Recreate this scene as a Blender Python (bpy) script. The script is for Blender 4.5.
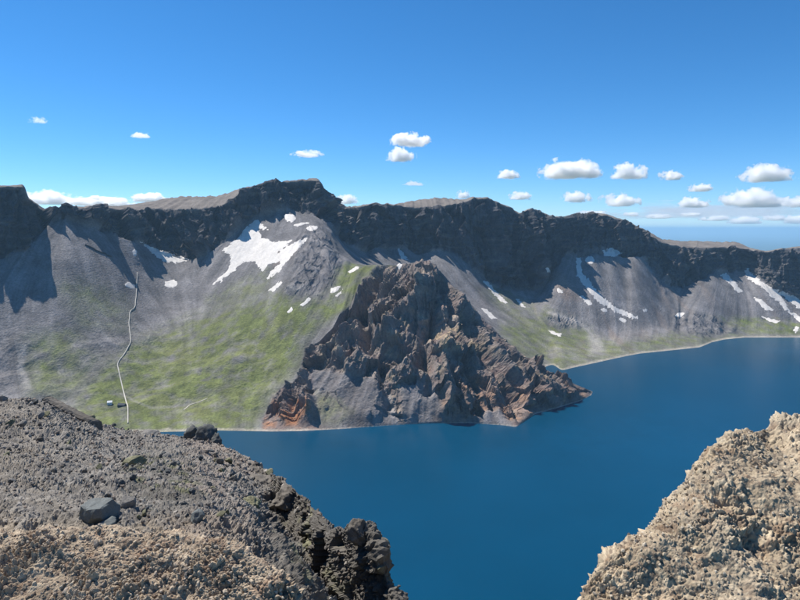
import bpy, math, random, time
import numpy as np
R = math.radians
T0 = time.time()
for o in list(bpy.data.objects): bpy.data.objects.remove(o)
scene = bpy.context.scene
COL = scene.collection

# ------------------------------------------------------------------ camera
H, F, VH = 480.0, 601.0, 229.0            # eye above the lake, focal length and eye level on the 800x600 frame
cam = bpy.data.cameras.new('camera'); camo = bpy.data.objects.new('camera', cam); COL.objects.link(camo)
camo.location = (0, 0, H); camo.rotation_euler = (R(90), 0, 0)
cam.sensor_fit = 'HORIZONTAL'; cam.sensor_width = 36.0; cam.lens = 36.0*F/800
cam.shift_y = -(300-VH)/800; cam.clip_start = 0.1; cam.clip_end = 400000
scene.camera = camo

# ------------------------------------------------------------------ sky, sun, exposure
SUN_AZ, SUN_EL = 56.0, 57.0               # degrees left of the view direction, above the horizon
w = bpy.data.worlds.new('World'); scene.world = w; w.use_nodes = True
nt = w.node_tree; nt.nodes.clear()
sky = nt.nodes.new('ShaderNodeTexSky'); sky.sky_type = 'NISHITA'; sky.sun_disc = False
sky.sun_elevation = R(SUN_EL); sky.sun_rotation = R(-SUN_AZ)
sky.altitude = 2600; sky.air_density = 1.0; sky.dust_density = 0.0; sky.ozone_density = 10.0
bg = nt.nodes.new('ShaderNodeBackground'); bg.inputs['Strength'].default_value = 0.108
wo = nt.nodes.new('ShaderNodeOutputWorld')
hs = nt.nodes.new('ShaderNodeHueSaturation'); hs.inputs['Saturation'].default_value = 1.14; hs.inputs['Hue'].default_value = 0.494
nt.links.new(sky.outputs[0], hs.inputs['Color']); nt.links.new(hs.outputs[0], bg.inputs[0]); nt.links.new(bg.outputs[0], wo.inputs[0])
sun = bpy.data.lights.new('sun', 'SUN'); sun.energy = 5.0; sun.angle = R(0.53); sun.color = (1.0, 0.945, 0.87)
suno = bpy.data.objects.new('sun', sun); COL.objects.link(suno)
suno.rotation_euler = (R(90-SUN_EL), 0, R(180+SUN_AZ))
vs = scene.view_settings; vs.view_transform = 'Standard'; vs.look = 'None'; vs.exposure = 0.5; vs.gamma = 1.0
vs.use_curve_mapping = False
cy = scene.cycles
cy.use_denoising = True
cy.max_bounces = 24; cy.volume_bounces = 20; cy.diffuse_bounces = 3; cy.transparent_max_bounces = 16
cy.volume_step_rate = 0.5; cy.volume_max_steps = 256
cy.sample_clamp_indirect = 6.0

# ------------------------------------------------------------------ numpy noise
_rng = np.random.RandomState(7)
_P = _rng.permutation(512).astype(np.int32); _P = np.concatenate([_P, _P, _P])
_G = _rng.normal(size=(512, 3)).astype(np.float32); _G /= np.linalg.norm(_G, axis=1, keepdims=True)
def pnoise(x, y, z):
    x = np.asarray(x, np.float32); y = np.asarray(y, np.float32); z = np.asarray(z, np.float32)
    x, y, z = np.broadcast_arrays(x, y, z)
    xi = np.floor(x); yi = np.floor(y); zi = np.floor(z)
    xf = x-xi; yf = y-yi; zf = z-zi
    xi = xi.astype(np.int32) & 511; yi = yi.astype(np.int32) & 511; zi = zi.astype(np.int32) & 511
    u = xf*xf*xf*(xf*(xf*6-15)+10); v = yf*yf*yf*(yf*(yf*6-15)+10); w_ = zf*zf*zf*(zf*(zf*6-15)+10)
    out = 0
    for i in (0, 1):
        a = _P[(xi+i) & 511]; wx = u if i else 1-u
        for j in (0, 1):
            b = _P[a+((yi+j) & 511)]; wy = wx*(v if j else 1-v)
            for k in (0, 1):
                g = _G[_P[b+((zi+k) & 511)] & 511]
                out = out + wy*(w_ if k else 1-w_)*(g[..., 0]*(xf-i)+g[..., 1]*(yf-j)+g[..., 2]*(zf-k))
    return out*1.5
def fbm(x, y, z, oct=5, gain=.5, lac=2.03):
    s = 0; a = 1.0; n = 0
    for o in range(oct):
        s = s + a*pnoise(x*lac**o+o*17.3, y*lac**o+o*9.1, z*lac**o-o*5.7); n += a; a *= gain
    return s/n
def ridged(x, y, z, oct=5, gain=.5, lac=2.07):
    s = 0; a = 1.0; n = 0; wgt = 1.0
    for o in range(oct):
        r = 1-np.abs(pnoise(x*lac**o+o*13.7, y*lac**o-o*7.9, z*lac**o+o*3.1))*1.6
        r = np.clip(r, 0, 1)**2
        s = s + a*r*wgt; wgt = np.clip(r*1.6, 0, 1); n += a; a *= gain
    return s/n          # 0..1
def worley(x, y, z, seed=0):
    """F1, F2 distance and a random value of the nearest cell."""
    xi = np.floor(x).astype(np.int32); yi = np.floor(y).astype(np.int32); zi = np.floor(z).astype(np.int32)
    d1 = np.full(x.shape, 9.0, np.float32); d2 = d1.copy(); cid = np.zeros(x.shape, np.float32)
    tab = np.random.RandomState(seed+99).rand(512, 4).astype(np.float32)
    for i in (-1, 0, 1):
        a = _P[(xi+i) & 511]
        for j in (-1, 0, 1):
            b = _P[a+((yi+j) & 511)]
            for k in (-1, 0, 1):
                h = tab[_P[b+((zi+k) & 511)] & 511]
                dx = xi+i+h[..., 0]-x; dy = yi+j+h[..., 1]-y; dz = zi+k+h[..., 2]-z
                d = np.sqrt(dx*dx+dy*dy+dz*dz)
                nearer = d < d1
                d2 = np.where(nearer, d1, np.minimum(d2, d)); cid = np.where(nearer, h[..., 3], cid); d1 = np.where(nearer, d, d1)
    return d1, d2, cid
def facet(x, y, z):
    """each cell of a random foam gets its own tilted plane: broken rock"""
    x = np.asarray(x, np.float32); y = np.asarray(y, np.float32); z = np.asarray(z, np.float32)
    xi = np.floor(x).astype(np.int32); yi = np.floor(y).astype(np.int32); zi = np.floor(z).astype(np.int32)
    d1 = np.full(x.shape, 9.0, np.float32); val = np.zeros(x.shape, np.float32)
    tab = np.random.RandomState(31).rand(512, 3).astype(np.float32)
    for i in (-1, 0, 1):
        a = _P[(xi+i) & 511]
        for j in (-1, 0, 1):
            b = _P[a+((yi+j) & 511)]
            for k in (-1, 0, 1):
                q = _P[b+((zi+k) & 511)] & 511; h = tab[q]; g = _G[q]
                dx = x-xi-i-h[..., 0]; dy = y-yi-j-h[..., 1]; dz = z-zi-k-h[..., 2]; d = dx*dx+dy*dy+dz*dz
                near = d < d1; val = np.where(near, dx*g[..., 0]+dy*g[..., 1]+dz*g[..., 2]+.35*g[..., 1], val); d1 = np.where(near, d, d1)
    return val
def flow_streaks(X, Y, Z, sig, steps, seed):
    """noise smeared along the fall line of the ground, as loose scree lies"""
    Zs = gblur(gblur(Z, 7, 0), 7, 1); rr = np.gradient(Zs, axis=0), np.gradient(Zs, axis=1)
    mr = sum(np.gradient(A, axis=0)**2 for A in (X, Y, Z)); mc = sum(np.gradient(A, axis=1)**2 for A in (X, Y, Z))
    fr, fc = -rr[0]/(mr+.01), -rr[1]/(mc+.01); L_ = np.hypot(fr, fc)+1e-9; fr, fc = fr/L_, fc/L_
    w_ = np.random.RandomState(seed).normal(size=X.shape); w_ = gblur(gblur(w_, sig, 0), sig, 1); w_ /= w_.std(); nr, nc = X.shape; out = w_.copy()
    for sg in (-1, 1):
        pr, pc = np.meshgrid(np.arange(nr, dtype=float), np.arange(nc, dtype=float), indexing='ij')
        for k in range(steps):
            a = np.clip(np.rint(pr), 0, nr-1).astype(np.int32); b = np.clip(np.rint(pc), 0, nc-1).astype(np.int32)
            pr = pr+sg*fr[a, b]; pc = pc+sg*fc[a, b]; out = out+w_[np.clip(np.rint(pr), 0, nr-1).astype(np.int32), np.clip(np.rint(pc), 0, nc-1).astype(np.int32)]
    out = out-out.mean(); return out/out.std()
def sstep(a, b, x):
    t = np.clip((x-a)/(b-a), 0, 1); return t*t*(3-2*t)
def gblur(a, s, axis):
    r = int(max(1, math.ceil(3*s))); k = np.exp(-.5*(np.arange(-r, r+1)/s)**2); k /= k.sum()
    p = [(0, 0)]*a.ndim; p[axis] = (r, r); b = np.pad(a, p, mode='edge'); out = 0
    n = a.shape[axis]
    for i, kk in enumerate(k):
        sl = [slice(None)]*a.ndim; sl[axis] = slice(i, i+n); out = out + kk*b[tuple(sl)]
    return out
def seg_dist(u, v, pts):
    d = np.full(u.shape, 1e9)
    for (x0, y0), (x1, y1) in zip(pts[:-1], pts[1:]):
        dx, dy = x1-x0, y1-y0; t = np.clip(((u-x0)*dx+(v-y0)*dy)/(dx*dx+dy*dy+1e-9), 0, 1)
        d = np.minimum(d, (u-x0-t*dx)**2+(v-y0-t*dy)**2)
    return np.sqrt(d)
def poly_sd(u, v, pts):
    """signed distance in frame units, positive inside"""
    d = seg_dist(u, v, list(pts)+[pts[0]]); ins = np.zeros(u.shape, bool)
    n = len(pts)
    for i in range(n):
        x0, y0 = pts[i]; x1, y1 = pts[(i+1) % n]
        c = ((y0 > v) != (y1 > v)) & (u < (x1-x0)*(v-y0)/((y1-y0) if y1 != y0 else 1e-9)+x0)
        ins ^= c
    return np.where(ins, d, -d)
def area(u, v, pts, soft=6.0):
    out = np.zeros(u.shape); xs = [p[0] for p in pts]; ys = [p[1] for p in pts]; m = soft*1.5
    near = (u > min(xs)-m) & (u < max(xs)+m) & (v > min(ys)-m) & (v < max(ys)+m)
    if near.any(): out[near] = sstep(-soft, soft, poly_sd(u[near], v[near], pts))
    return out

# ------------------------------------------------------------------ object helpers
def tag(o, label=None, cat=None, group=None, kind=None):
    if label: o['label'] = label
    if cat: o['category'] = cat
    if group: o['group'] = group
    if kind: o['kind'] = kind
    return o
def mesh_np(name, co, faces, mat, parent=None, smooth=True, cols=None, attrs=None):
    """co (n,3); faces (m,k) int array"""
    me = bpy.data.meshes.new(name); co = np.ascontiguousarray(co, np.float32); faces = np.ascontiguousarray(faces, np.int32)
    m, k = faces.shape
    me.vertices.add(len(co)); me.vertices.foreach_set('co', co.ravel())
    me.loops.add(m*k); me.loops.foreach_set('vertex_index', faces.ravel())
    me.polygons.add(m); me.polygons.foreach_set('loop_start', np.arange(0, m*k, k, dtype=np.int32))
    try: me.polygons.foreach_set('loop_total', np.full(m, k, np.int32))
    except Exception: pass
    me.update(calc_edges=True)
    me.polygons.foreach_set('use_smooth', np.full(m, smooth, bool))
    if cols is not None:
        at = me.color_attributes.new('tint', 'FLOAT_COLOR', 'POINT')
        c4 = np.ones((len(co), 4), np.float32); c4[:, :3] = cols; at.data.foreach_set('color', c4.ravel())
    for an, av in (attrs or {}).items():
        at = me.attributes.new(an, 'FLOAT', 'POINT'); at.data.foreach_set('value', np.ascontiguousarray(av, np.float32))
    me.materials.append(mat)
    o = bpy.data.objects.new(name, me); COL.objects.link(o)
    if parent: o.parent = parent
    return o
def grid_faces(nr, nc, flip=False):
    i = np.arange(nr-1)[:, None]*nc+np.arange(nc-1)[None, :]
    f = np.stack([i, i+1, i+nc+1, i+nc], -1).reshape(-1, 4)
    return f[:, ::-1] if flip else f

# ------------------------------------------------------------------ materials
def new_mat(name):
    m = bpy.data.materials.new(name); m.use_nodes = True; n = m.node_tree; n.nodes.clear()
    out = n.nodes.new('ShaderNodeOutputMaterial'); return m, n, out
def N(n, kind, **kw):
    x = n.nodes.new(kind)
    for k, v in kw.items(): setattr(x, k, v)
    return x
def principled(n, out, rough=.9, spec=.2):
    p = N(n, 'ShaderNodeBsdfPrincipled'); p.inputs['Roughness'].default_value = rough
    p.inputs['Specular IOR Level'].default_value = spec; n.links.new(p.outputs[0], out.inputs['Surface']); return p
def noise_node(n, vec, scale, detail=6, rough=.6):
    t = N(n, 'ShaderNodeTexNoise'); t.inputs['Scale'].default_value = scale; t.inputs['Detail'].default_value = detail
    t.inputs['Roughness'].default_value = rough; n.links.new(vec, t.inputs['Vector']); return t
def ramp(n, fac, lo, hi, a, b):
    r = N(n, 'ShaderNodeMapRange'); n.links.new(fac, r.inputs[0])
    for i, v in zip((1, 2, 3, 4), (lo, hi, a, b)): r.inputs[i].default_value = v
    return r
def tint_mat(name, sc_lo, sc_hi, var=.35, bump_d=1.0, bump_s=.6, rough=.92, spec=.15, use_attr=True, col=(.2, .2, .2)):
    """colour attribute or plain colour, broken up by two noises, with relief"""
    m, n, out = new_mat(name); p = principled(n, out, rough, spec); L = n.links.new
    tc = N(n, 'ShaderNodeTexCoord'); g = N(n, 'ShaderNodeNewGeometry')
    vec = g.outputs['Position'] if use_attr else tc.outputs['Object']
    n1 = noise_node(n, vec, sc_lo, 5); n2 = noise_node(n, vec, sc_hi, 5, .65)
    a = ramp(n, n1.outputs[0], .25, .75, 1-var, 1+var); b = ramp(n, n2.outputs[0], .25, .75, 1-var, 1+var)
    mu = N(n, 'ShaderNodeMath', operation='MULTIPLY'); L(a.outputs[0], mu.inputs[0]); L(b.outputs[0], mu.inputs[1])
    mx = N(n, 'ShaderNodeVectorMath', operation='SCALE')
    if use_attr:
        at = N(n, 'ShaderNodeAttribute'); at.attribute_name = 'tint'; L(at.outputs['Color'], mx.inputs[0])
    else: mx.inputs[0].default_value = col
    L(mu.outputs[0], mx.inputs['Scale']); L(mx.outputs[0], p.inputs['Base Color'])
    bp = N(n, 'ShaderNodeBump'); bp.inputs['Strength'].default_value = bump_s; bp.inputs['Distance'].default_value = bump_d
    L(n2.outputs[0], bp.inputs['Height']); L(bp.outputs[0], p.inputs['Normal'])
    return m
M = {}
M['mountain'] = tint_mat('mountain_rock_scree_grass', 1/50, 1/6, .33, 5.0, .85)
M['gravel'] = tint_mat('pumice_gravel', 1.6, 38, .2, .02, .6)
M['slope'] = tint_mat('grey_gravel', 1.0, 22, .22, .03, .7)
M['stones'] = tint_mat('loose_stones', 2.0, 45, .2, .01, .5)
def lake_mat():
    m, n, out = new_mat('lake_water'); p = principled(n, out, .25, .28); L = n.links.new
    g = N(n, 'ShaderNodeNewGeometry')
    n1 = noise_node(n, g.outputs['Position'], 1/420, 4)
    cr = N(n, 'ShaderNodeMix', data_type='RGBA'); cr.inputs[6].default_value = (.0003, .041, .086, 1); cr.inputs[7].default_value = (.0004, .048, .102, 1)
    r = ramp(n, n1.outputs[0], .35, .65, 0, 1); L(r.outputs[0], cr.inputs[0]); L(cr.outputs[2], p.inputs['Base Color'])
    p.inputs['IOR'].default_value = 1.33
    n2 = noise_node(n, g.outputs['Position'], 1/3.0, 4); bp = N(n, 'ShaderNodeBump'); bp.inputs['Strength'].default_value = .35; bp.inputs['Distance'].default_value = .5
    L(n2.outputs[0], bp.inputs['Height']); L(bp.outputs[0], p.inputs['Normal'])
    return m
M['lake'] = lake_mat()
M['snow'] = tint_mat('old_snow', 1/22, 1/6, .15, 1.0, .5, .7, .3, False, (.60, .565, .52))
M['plain'] = tint_mat('forest_plain', 1/2600, 1/500, .3, 1, 0, .95, .05, False, (.03, .055, .03))

# ------------------------------------------------------------------ profile sheets
def curve(U, pts, smooth_px=0.0):
    """pts (u, v, Y) -> v(U), Y(U)"""
    a = np.array(pts, float); return np.interp(U, a[:, 0], a[:, 1]), np.interp(U, a[:, 0], a[:, 2])
def sheet(U, knots, rows):
    """knots: list of (Y(U), z(U)); rows per gap. Returns X,Y,Z grids and the row number of each knot."""
    Ys, Zs, at = [], [], [0]
    for k, nrow in enumerate(rows):
        t = np.arange(nrow)/nrow
        Ys.append(knots[k][0][None]*(1-t[:, None])+knots[k+1][0][None]*t[:, None])
        Zs.append(knots[k][1][None]*(1-t[:, None])+knots[k+1][1][None]*t[:, None]); at.append(at[-1]+nrow)
    Ys.append(knots[-1][0][None]); Zs.append(knots[-1][1][None])
    Y = np.concatenate(Ys); Z = np.concatenate(Zs)
    return Y, Z, at
def normals(X, Y, Z):
    du = np.stack([np.gradient(A, axis=1) for A in (X, Y, Z)], -1); dv = np.stack([np.gradient(A, axis=0) for A in (X, Y, Z)], -1)
    n = np.cross(du, dv); n /= np.linalg.norm(n, axis=-1, keepdims=True)+1e-9; return n
def vz(v, Y): return H-(v-VH)/F*Y
def proj(X, Y, Z): return 400+F*X/Y, VH+F*(H-Z)/Y

# ================================================================== THE CRATER
U = np.concatenate([np.linspace(-280, -45, 70)[:-1], np.linspace(-45, 845, 1180), np.linspace(845, 1080, 70)[1:]])
sh = [(-280, 447), (0, 436), (120, 433), (220, 430.5), (270, 431.5), (300, 431), (340, 429), (385, 425.5), (430, 423.5), (470, 423), (500, 425), (517, 427), (524, 422), (535, 414), (560, 407), (580, 401), (594, 394)]
sv = np.interp(U, [p[0] for p in sh], [p[1] for p in sh])
past = sstep(594, 603, U)                              # beyond the headland's tip the front rows lie under water
K = []
def add(pts, sm=3.0, base_z=None):
    v, Y = curve(U, pts)
    if len(K) in (2, 3, 4): Y = np.maximum(Y, Y1+10*(len(K)-1))
    K.append([Y, vz(v, Y)])
Y1 = H*F/(sv-VH)
K.append([Y1-60, np.full_like(U, -35.0)])
K.append([Y1, -30*past])
add([(-280, 421, 1270), (0, 400, 1560), (70, 400, 1570), (140, 403, 1570), (200, 405, 1560), (260, 405, 1550), (290, 405, 1535), (318, 403, 1525), (345, 400, 1520), (370, 395, 1520), (400, 393, 1530), (430, 390, 1530), (470, 390, 1530), (500, 394, 1530), (520, 402, 1530), (545, 404, 1570), (570, 398.5, 1640), (594, 393.5, 1718)])
add([(-280, 374, 1400), (0, 370, 1670), (70, 372, 1690), (100, 376, 1690), (140, 378, 1680), (200, 382, 1660), (260, 382, 1650), (290, 380, 1630), (318, 376, 1610), (345, 362, 1610), (370, 352, 1620), (400, 345, 1640), (430, 340, 1645), (450, 345, 1640), (470, 353, 1640), (500, 367, 1640), (520, 380, 1640), (545, 388, 1650), (570, 391, 1680), (594, 393, 1725)])
add([(-280, 336, 1500), (0, 340, 1750), (40, 342, 1765), (70, 344, 1768), (100, 347, 1785), (140, 350, 1800), (200, 355, 1790), (260, 355, 1770), (290, 352, 1750), (318, 343, 1730), (333, 330, 1740), (345, 305, 1820), (356, 275, 1980), (366, 265, 2040), (385, 264, 1980), (400, 263, 1930), (415, 260, 1890), (425, 259, 1865), (434, 262, 1855), (441, 269, 1851), (448, 277, 1848), (460, 290, 1838), (470, 302, 1830), (480, 312, 1820), (500, 334, 1800), (520, 352, 1780), (545, 369, 1760), (570, 382, 1745), (594, 392.5, 1735)])
for k in (2, 3, 4): K[k][1] = K[k][1]*(1-past)-30*past
add([(-280, 307, 1590), (0, 318, 1810), (40, 318, 1835), (70, 319, 1840), (100, 322, 1870), (200, 330, 1920), (260, 325, 1910), (290, 322, 1890), (318, 310, 1890), (333, 298, 1900), (345, 280, 2000), (356, 266, 2120), (370, 270, 2180), (400, 284, 2150), (425, 302, 2130), (447, 318, 2120), (470, 336, 2110), (500, 349, 2100), (520, 358, 2090), (545, 370, 2060), (560, 376, 2000), (580, 386, 1900), (1080, 372, 2150)])
m = sstep(545, 580, U); K[5][1] = K[5][1]*(1-m)-28*m
add([(-280, 286, 1650), (0, 295, 1870), (40, 290, 1915), (70, 291, 1920), (100, 295, 1960), (140, 297, 2010), (200, 305, 2050), (230, 302, 2050), (260, 296, 2060), (290, 292, 2030), (318, 275, 2080), (333, 266, 2100), (345, 260, 2170), (370, 266, 2350), (400, 277, 2400), (425, 292, 2400), (447, 303, 2400), (470, 316, 2380), (500, 330, 2360), (520, 341, 2310), (545, 358, 2200), (1080, 358, 2200)])
s6 = [(545, 360), (562, 371), (580, 366.5), (600, 362), (625, 356), (640, 353), (700, 346.5), (712, 341), (725, 338), (745, 336), (800, 336), (1080, 335)]
m = sstep(545, 560, U); Ysh = H*F/(np.interp(U, *zip(*s6))-VH); K[6][0] = K[6][0]*(1-m)+Ysh*m; K[6][1] = K[6][1]*(1-m)
add([(-280, 270, 1700), (0, 275, 1925), (40, 262, 1990), (70, 261, 2005), (100, 264, 2070), (140, 270, 2120), (200, 282, 2150), (230, 270, 2200), (260, 258, 2240), (290, 252, 2230), (318, 245, 2250), (333, 249, 2230), (345, 255, 2270), (370, 262, 2500), (400, 269, 2600), (425, 276, 2620), (447, 283, 2610), (470, 298, 2580), (500, 312, 2580), (520, 318, 2560), (545, 325, 2540), (570, 330, 2560), (600, 334, 2560), (640, 330, 2620), (680, 325, 2720), (700, 326, 2720), (740, 320, 2840), (800, 318, 2850), (1080, 315, 2900)])
add([(-280, 255, 1730), (0, 258, 1980), (25, 252, 2000), (40, 232, 2090), (55, 217, 2170), (70, 218, 2190), (100, 230, 2220), (140, 243, 2220), (185, 259, 2260), (200, 257, 2270), (230, 234, 2360), (245, 220, 2410), (260, 212, 2450), (290, 208, 2470), (318, 212, 2460), (328, 222, 2430), (333, 229, 2430), (345, 247, 2470), (370, 250, 2670), (400, 250, 2800), (425, 252, 2830), (447, 252, 2840), (470, 268, 2810), (500, 282, 2830), (520, 286, 2840), (540, 290, 2850), (556, 268, 2930), (566, 254, 2980), (600, 250, 3040), (640, 257, 3060), (660, 280, 3030), (690, 285, 3030), (715, 271, 3120), (745, 270, 3150), (758, 278, 3080), (770, 289, 3000), (800, 299, 2950), (1080, 290, 2900)])
rim_e = [(-280, 236, 1790), (-60, 230, 1990), (-26, 216, 2030), (-14, 189, 2045), (0, 187, 2050), (23, 186, 2060), (27, 198, 2075), (45, 211, 2190), (55, 212, 2200), (60, 210, 2215), (66, 207, 2225), (85, 209, 2250), (100, 208, 2270), (140, 210, 2290), (180, 209, 2330), (205, 208, 2370), (225, 206, 2420), (235, 198, 2440), (245, 189, 2470), (265, 183, 2500), (290, 182, 2520), (306, 182, 2520), (318, 181, 2520), (323, 189, 2540), (328, 196, 2570), (335, 204, 2640), (345, 208, 2780), (352, 208, 2820), (372, 204, 2850), (400, 205, 2920), (425, 208, 2960), (447, 206, 2970), (466, 202, 2965), (474, 197, 2955), (487, 198, 2960), (500, 204, 2975), (512, 208, 2990), (519, 214, 3000), (524, 211, 2990), (532, 209, 2985), (540, 212, 3000), (555, 218, 3040), (570, 216, 3100), (590, 215, 3140), (605, 215, 3150), (625, 222, 3150), (640, 229, 3150), (655, 238, 3160), (665, 244, 3180), (690, 248, 3200), (735, 247, 3220), (748, 250, 3230), (765, 252, 3120), (780, 249, 3080), (800, 248, 3050), (840, 240, 3030), (900, 236, 3010), (1080, 244, 3000)]
rim_e = [(a, b, c-(35 if a < 330 else 60)+(35 if 130 < a < 312 else (12 if 52 < a < 131 else 0))+(40 if 560 < a < 650 else 0)) for a, b, c in rim_e]
add(rim_e)
top_e = [(-280, 233, 1900), (-60, 227, 2100), (-28, 214, 2140), (-15, 186, 2145), (0, 184, 2150), (23, 184, 2150), (28, 199, 2190), (45, 210, 2330), (62, 209, 2330), (68, 206, 2330), (85, 207, 2380), (100, 207, 2420), (135, 203, 2470), (165, 198, 2560), (190, 195, 2600), (215, 195, 2600), (240, 188, 2600), (265, 182, 2620), (290, 181, 2640), (318, 179.5, 2600), (325, 191, 2640), (335, 203, 2760), (352, 208, 2950), (372, 203, 3000), (395, 203, 3050), (412, 200, 3090), (440, 197, 3110), (462, 199, 3100), (475, 196.5, 3050), (487, 198, 3060), (505, 205, 3090), (520, 214, 3100), (530, 209, 3080), (555, 217, 3160), (585, 214, 3240), (605, 213, 3280), (625, 220, 3290), (650, 233, 3310), (662, 239, 3360), (690, 241, 3420), (735, 241, 3420), (750, 247, 3340), (765, 251, 3230), (800, 247, 3180), (840, 239, 3160), (900, 235, 3150), (1080, 243, 3150)]
add(top_e)
un = (pnoise(U/34, 0*U+2.5, 0*U)*.7+pnoise(U/13, 0*U+7.5, 0*U)*.5)*np.interp(U, [-300, 60, 140, 330, 360, 760, 800, 1080], [4, 3, 4, 4, 11, 11, 5, 5])
K[8][1] = K[8][1]+un*K[8][0]/F; K[8][0] = K[8][0]+un*1.2
Yt = K[10][0]; K.append([Yt+500, K[10][1]-130]); K.append([Yt+2200, np.full_like(U, -250.0)]); K.append([Yt+7000, np.full_like(U, -1001.5)])
val = np.exp(-((U-164)/46)**2); spr = np.exp(-((U-302)/36)**2)
for k, a, b in ((3, 25, 0), (4, 65, -25), (5, 105, -75), (6, 130, -105), (7, 140, -90), (8, 135, -30), (9, 190, 0), (10, 200, 0)):
    v_ = VH+F*(H-K[k][1])/K[k][0]; K[k][0] = K[k][0]+a*val+b*spr; K[k][1] = vz(v_, K[k][0])
for k in (11, 12, 13): K[k][0] = K[k][0]+200*val
du_px = (845+45)/1179
for k in range(len(K)):
    s = 1.2 if k in (9, 10) else (2.0 if k in (1, 4, 6) else 5.0)
    for c in (0, 1): K[k][c] = gblur(K[k][c], s, 0)
rows = [6, 46, 52, 62, 44, 30, 46, 48, 74, 18, 14, 8, 6]
Yg, Zg, AT = sheet(U, K, rows)
Yb, Zb = gblur(Yg, 4.0, 0), gblur(Zg, 4.0, 0)          # round the knots, but keep crest and rim crisp
ri = np.arange(Yg.shape[0])[:, None]
keep = np.zeros_like(ri, float)
for k, s, a in ((1, 4, 1), (9, 7, .9), (10, 7, .8), (4, 6, .6)): keep = np.maximum(keep, a*np.exp(-((ri-AT[k])/s)**2))
keep = keep+0*Yg
Yg = Yg*keep+Yb*(1-keep); Zg = Zg*keep+Zb*(1-keep)
Xg = (U[None]-400)/F*Yg
ug, vg = proj(Xg, Yg, Zg)
front = (ri <= AT[4])+0*ug > 0; back = ~front
left = ug < 340
# -------- which piece of ground is what (frame coordinates of the undisplaced surface)
def rows_mask(a, b, sa, sb): return sstep(AT[a]-sa, AT[a]+sa, ri)*(1-sstep(AT[b]-sb, AT[b]+sb, ri))+0*ug
wob = fbm(Xg/110, Yg/110, Zg/110, 4)
wob2 = fbm(Xg/26+9, Yg/26, Zg/26, 3)
cliff = rows_mask(8, 9, 6, 3)
cliff *= sstep(-.35, .1, wob+cliff-.45)
cone_poly = [(383, 263), (390, 260), (402, 261), (425, 257), (447, 270), (472, 300), (500, 332), (548, 369), (600, 393), (600, 440), (262, 440), (264, 410), (272, 398), (292, 385), (300, 372), (303, 348), (312, 333), (325, 323), (340, 316), (353, 308), (357, 290), (362, 282), (371, 273)]
cone = area(ug+wob*7, vg+wob2*5, cone_poly, 3.0)*front
spur_poly = [(300, 240), (318, 225), (332, 232), (338, 258), (336, 276), (330, 290), (318, 300), (300, 300), (284, 292), (292, 268)]
spur = area(ug+wob*6, vg+wob2*4, spur_poly, 9.0)*.8*(ri > AT[4])*(ri < AT[8]+8)
scree_on_cone = np.maximum.reduce([area(ug, vg, p, 4)*front for p in (
    [(310, 365), (340, 372), (372, 378), (392, 405), (398, 428), (340, 432), (318, 425), (312, 395)],
    [(400, 385), (425, 380), (440, 395), (445, 426), (405, 428)],
    [(470, 418), (500, 405), (515, 430), (470, 430)])])
crags = .8*np.maximum.reduce([area(ug+wob*6, vg+wob2*4, p, 5)*(ri > AT[5]) for p in (
    [(546, 318), (556, 313), (575, 316), (586, 326), (575, 328), (550, 326)],
    [(672, 316), (690, 312), (716, 318), (738, 330), (720, 337), (690, 336), (676, 330)],
    [(655, 271), (668, 272), (675, 290), (664, 294), (657, 285)],
    [(468, 262), (478, 255), (486, 262), (480, 275), (470, 272)])])
upper_crag = area(ug, vg, [(747, 285), (760, 262), (776, 254), (830, 240), (830, 330), (800, 320), (780, 300), (768, 294)], 2)*(ri > AT[7])
rockm = np.clip(cliff+cone*(1-.85*scree_on_cone)+spur+crags+upper_crag*0, 0, 1)
# -------- relief
nrm = normals(Xg, Yg, Zg); nb = np.stack([gblur(gblur(nrm[..., c], 3, 0), 3, 1) for c in range(3)], -1)
nb /= np.linalg.norm(nb, axis=-1, keepdims=True)+1e-9
if nb[AT[3], 200, 2] < 0: nb = -nb
disp = np.zeros_like(ug)
Lp = np.cumsum(np.concatenate([np.zeros((1, Yg.shape[1])), np.hypot(np.diff(Yg, axis=0), np.diff(Zg, axis=0))]), 0)   # length down the fall line
# scree: faint fans and chutes running downhill
body = rows_mask(1, 10, 5, 4)*(Zg > -20)
lat = Xg+wob*22
fs1 = flow_streaks(Xg, Yg, Zg, .8, 22, 1); fs2 = flow_streaks(Xg, Yg, Zg, 3.0, 34, 2); fan = flow_streaks(Xg, Yg, Zg, 9.0, 40, 3)
print('streaks', round(time.time()-T0, 1))
delta = area(ug, vg, [(-300, 330), (60, 335), (130, 330), (230, 320), (300, 330), (270, 440), (-300, 450)], 25)*left
disp += body*(1-rockm)*((fan*3.0+fs2*1.0+fs1*.25)*(1-.75*delta)+fbm(Xg/9, Yg/9, Zg/9, 3)*1.0)
# hummocky green ground on the delta
disp += delta*(fbm(Xg/120, Yg/120, Zg/300, 5)*16+ridged(Xg/160+3, Yg/160, 0*Xg, 4)*9-3)
# cliffs: buttresses, ribs, ledges
ii = cliff > .02
x, y, z, l = Xg[ii], Yg[ii], Zg[ii], Lp[ii]
lw = x+.6*y+wob[ii]*25
d = (ridged(lw/170, l/900, z*0, 3)-.45)*46+(ridged(lw/52, l/300, z*0+5, 3)-.4)*16+facet(x/95+wob2[ii]*.2, y/95, z/170)*50+facet(x/34+wob2[ii]*.3, y/34, z/75)*19+facet(x/13, y/13, z/30)*3.5+np.clip(fs2[ii], -2, 2)*3.0
led = fbm(z/16+wob[ii], x/260, y/260, 3); d += led*10+fbm(x/6, y/6, z/9, 2)*2
rimf = np.clip(1-sstep(AT[9]-10, AT[9]+2, ri)*.55, 0, 1)+0*ug
disp[ii] += (d*cliff[ii])*rimf[ii]
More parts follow.
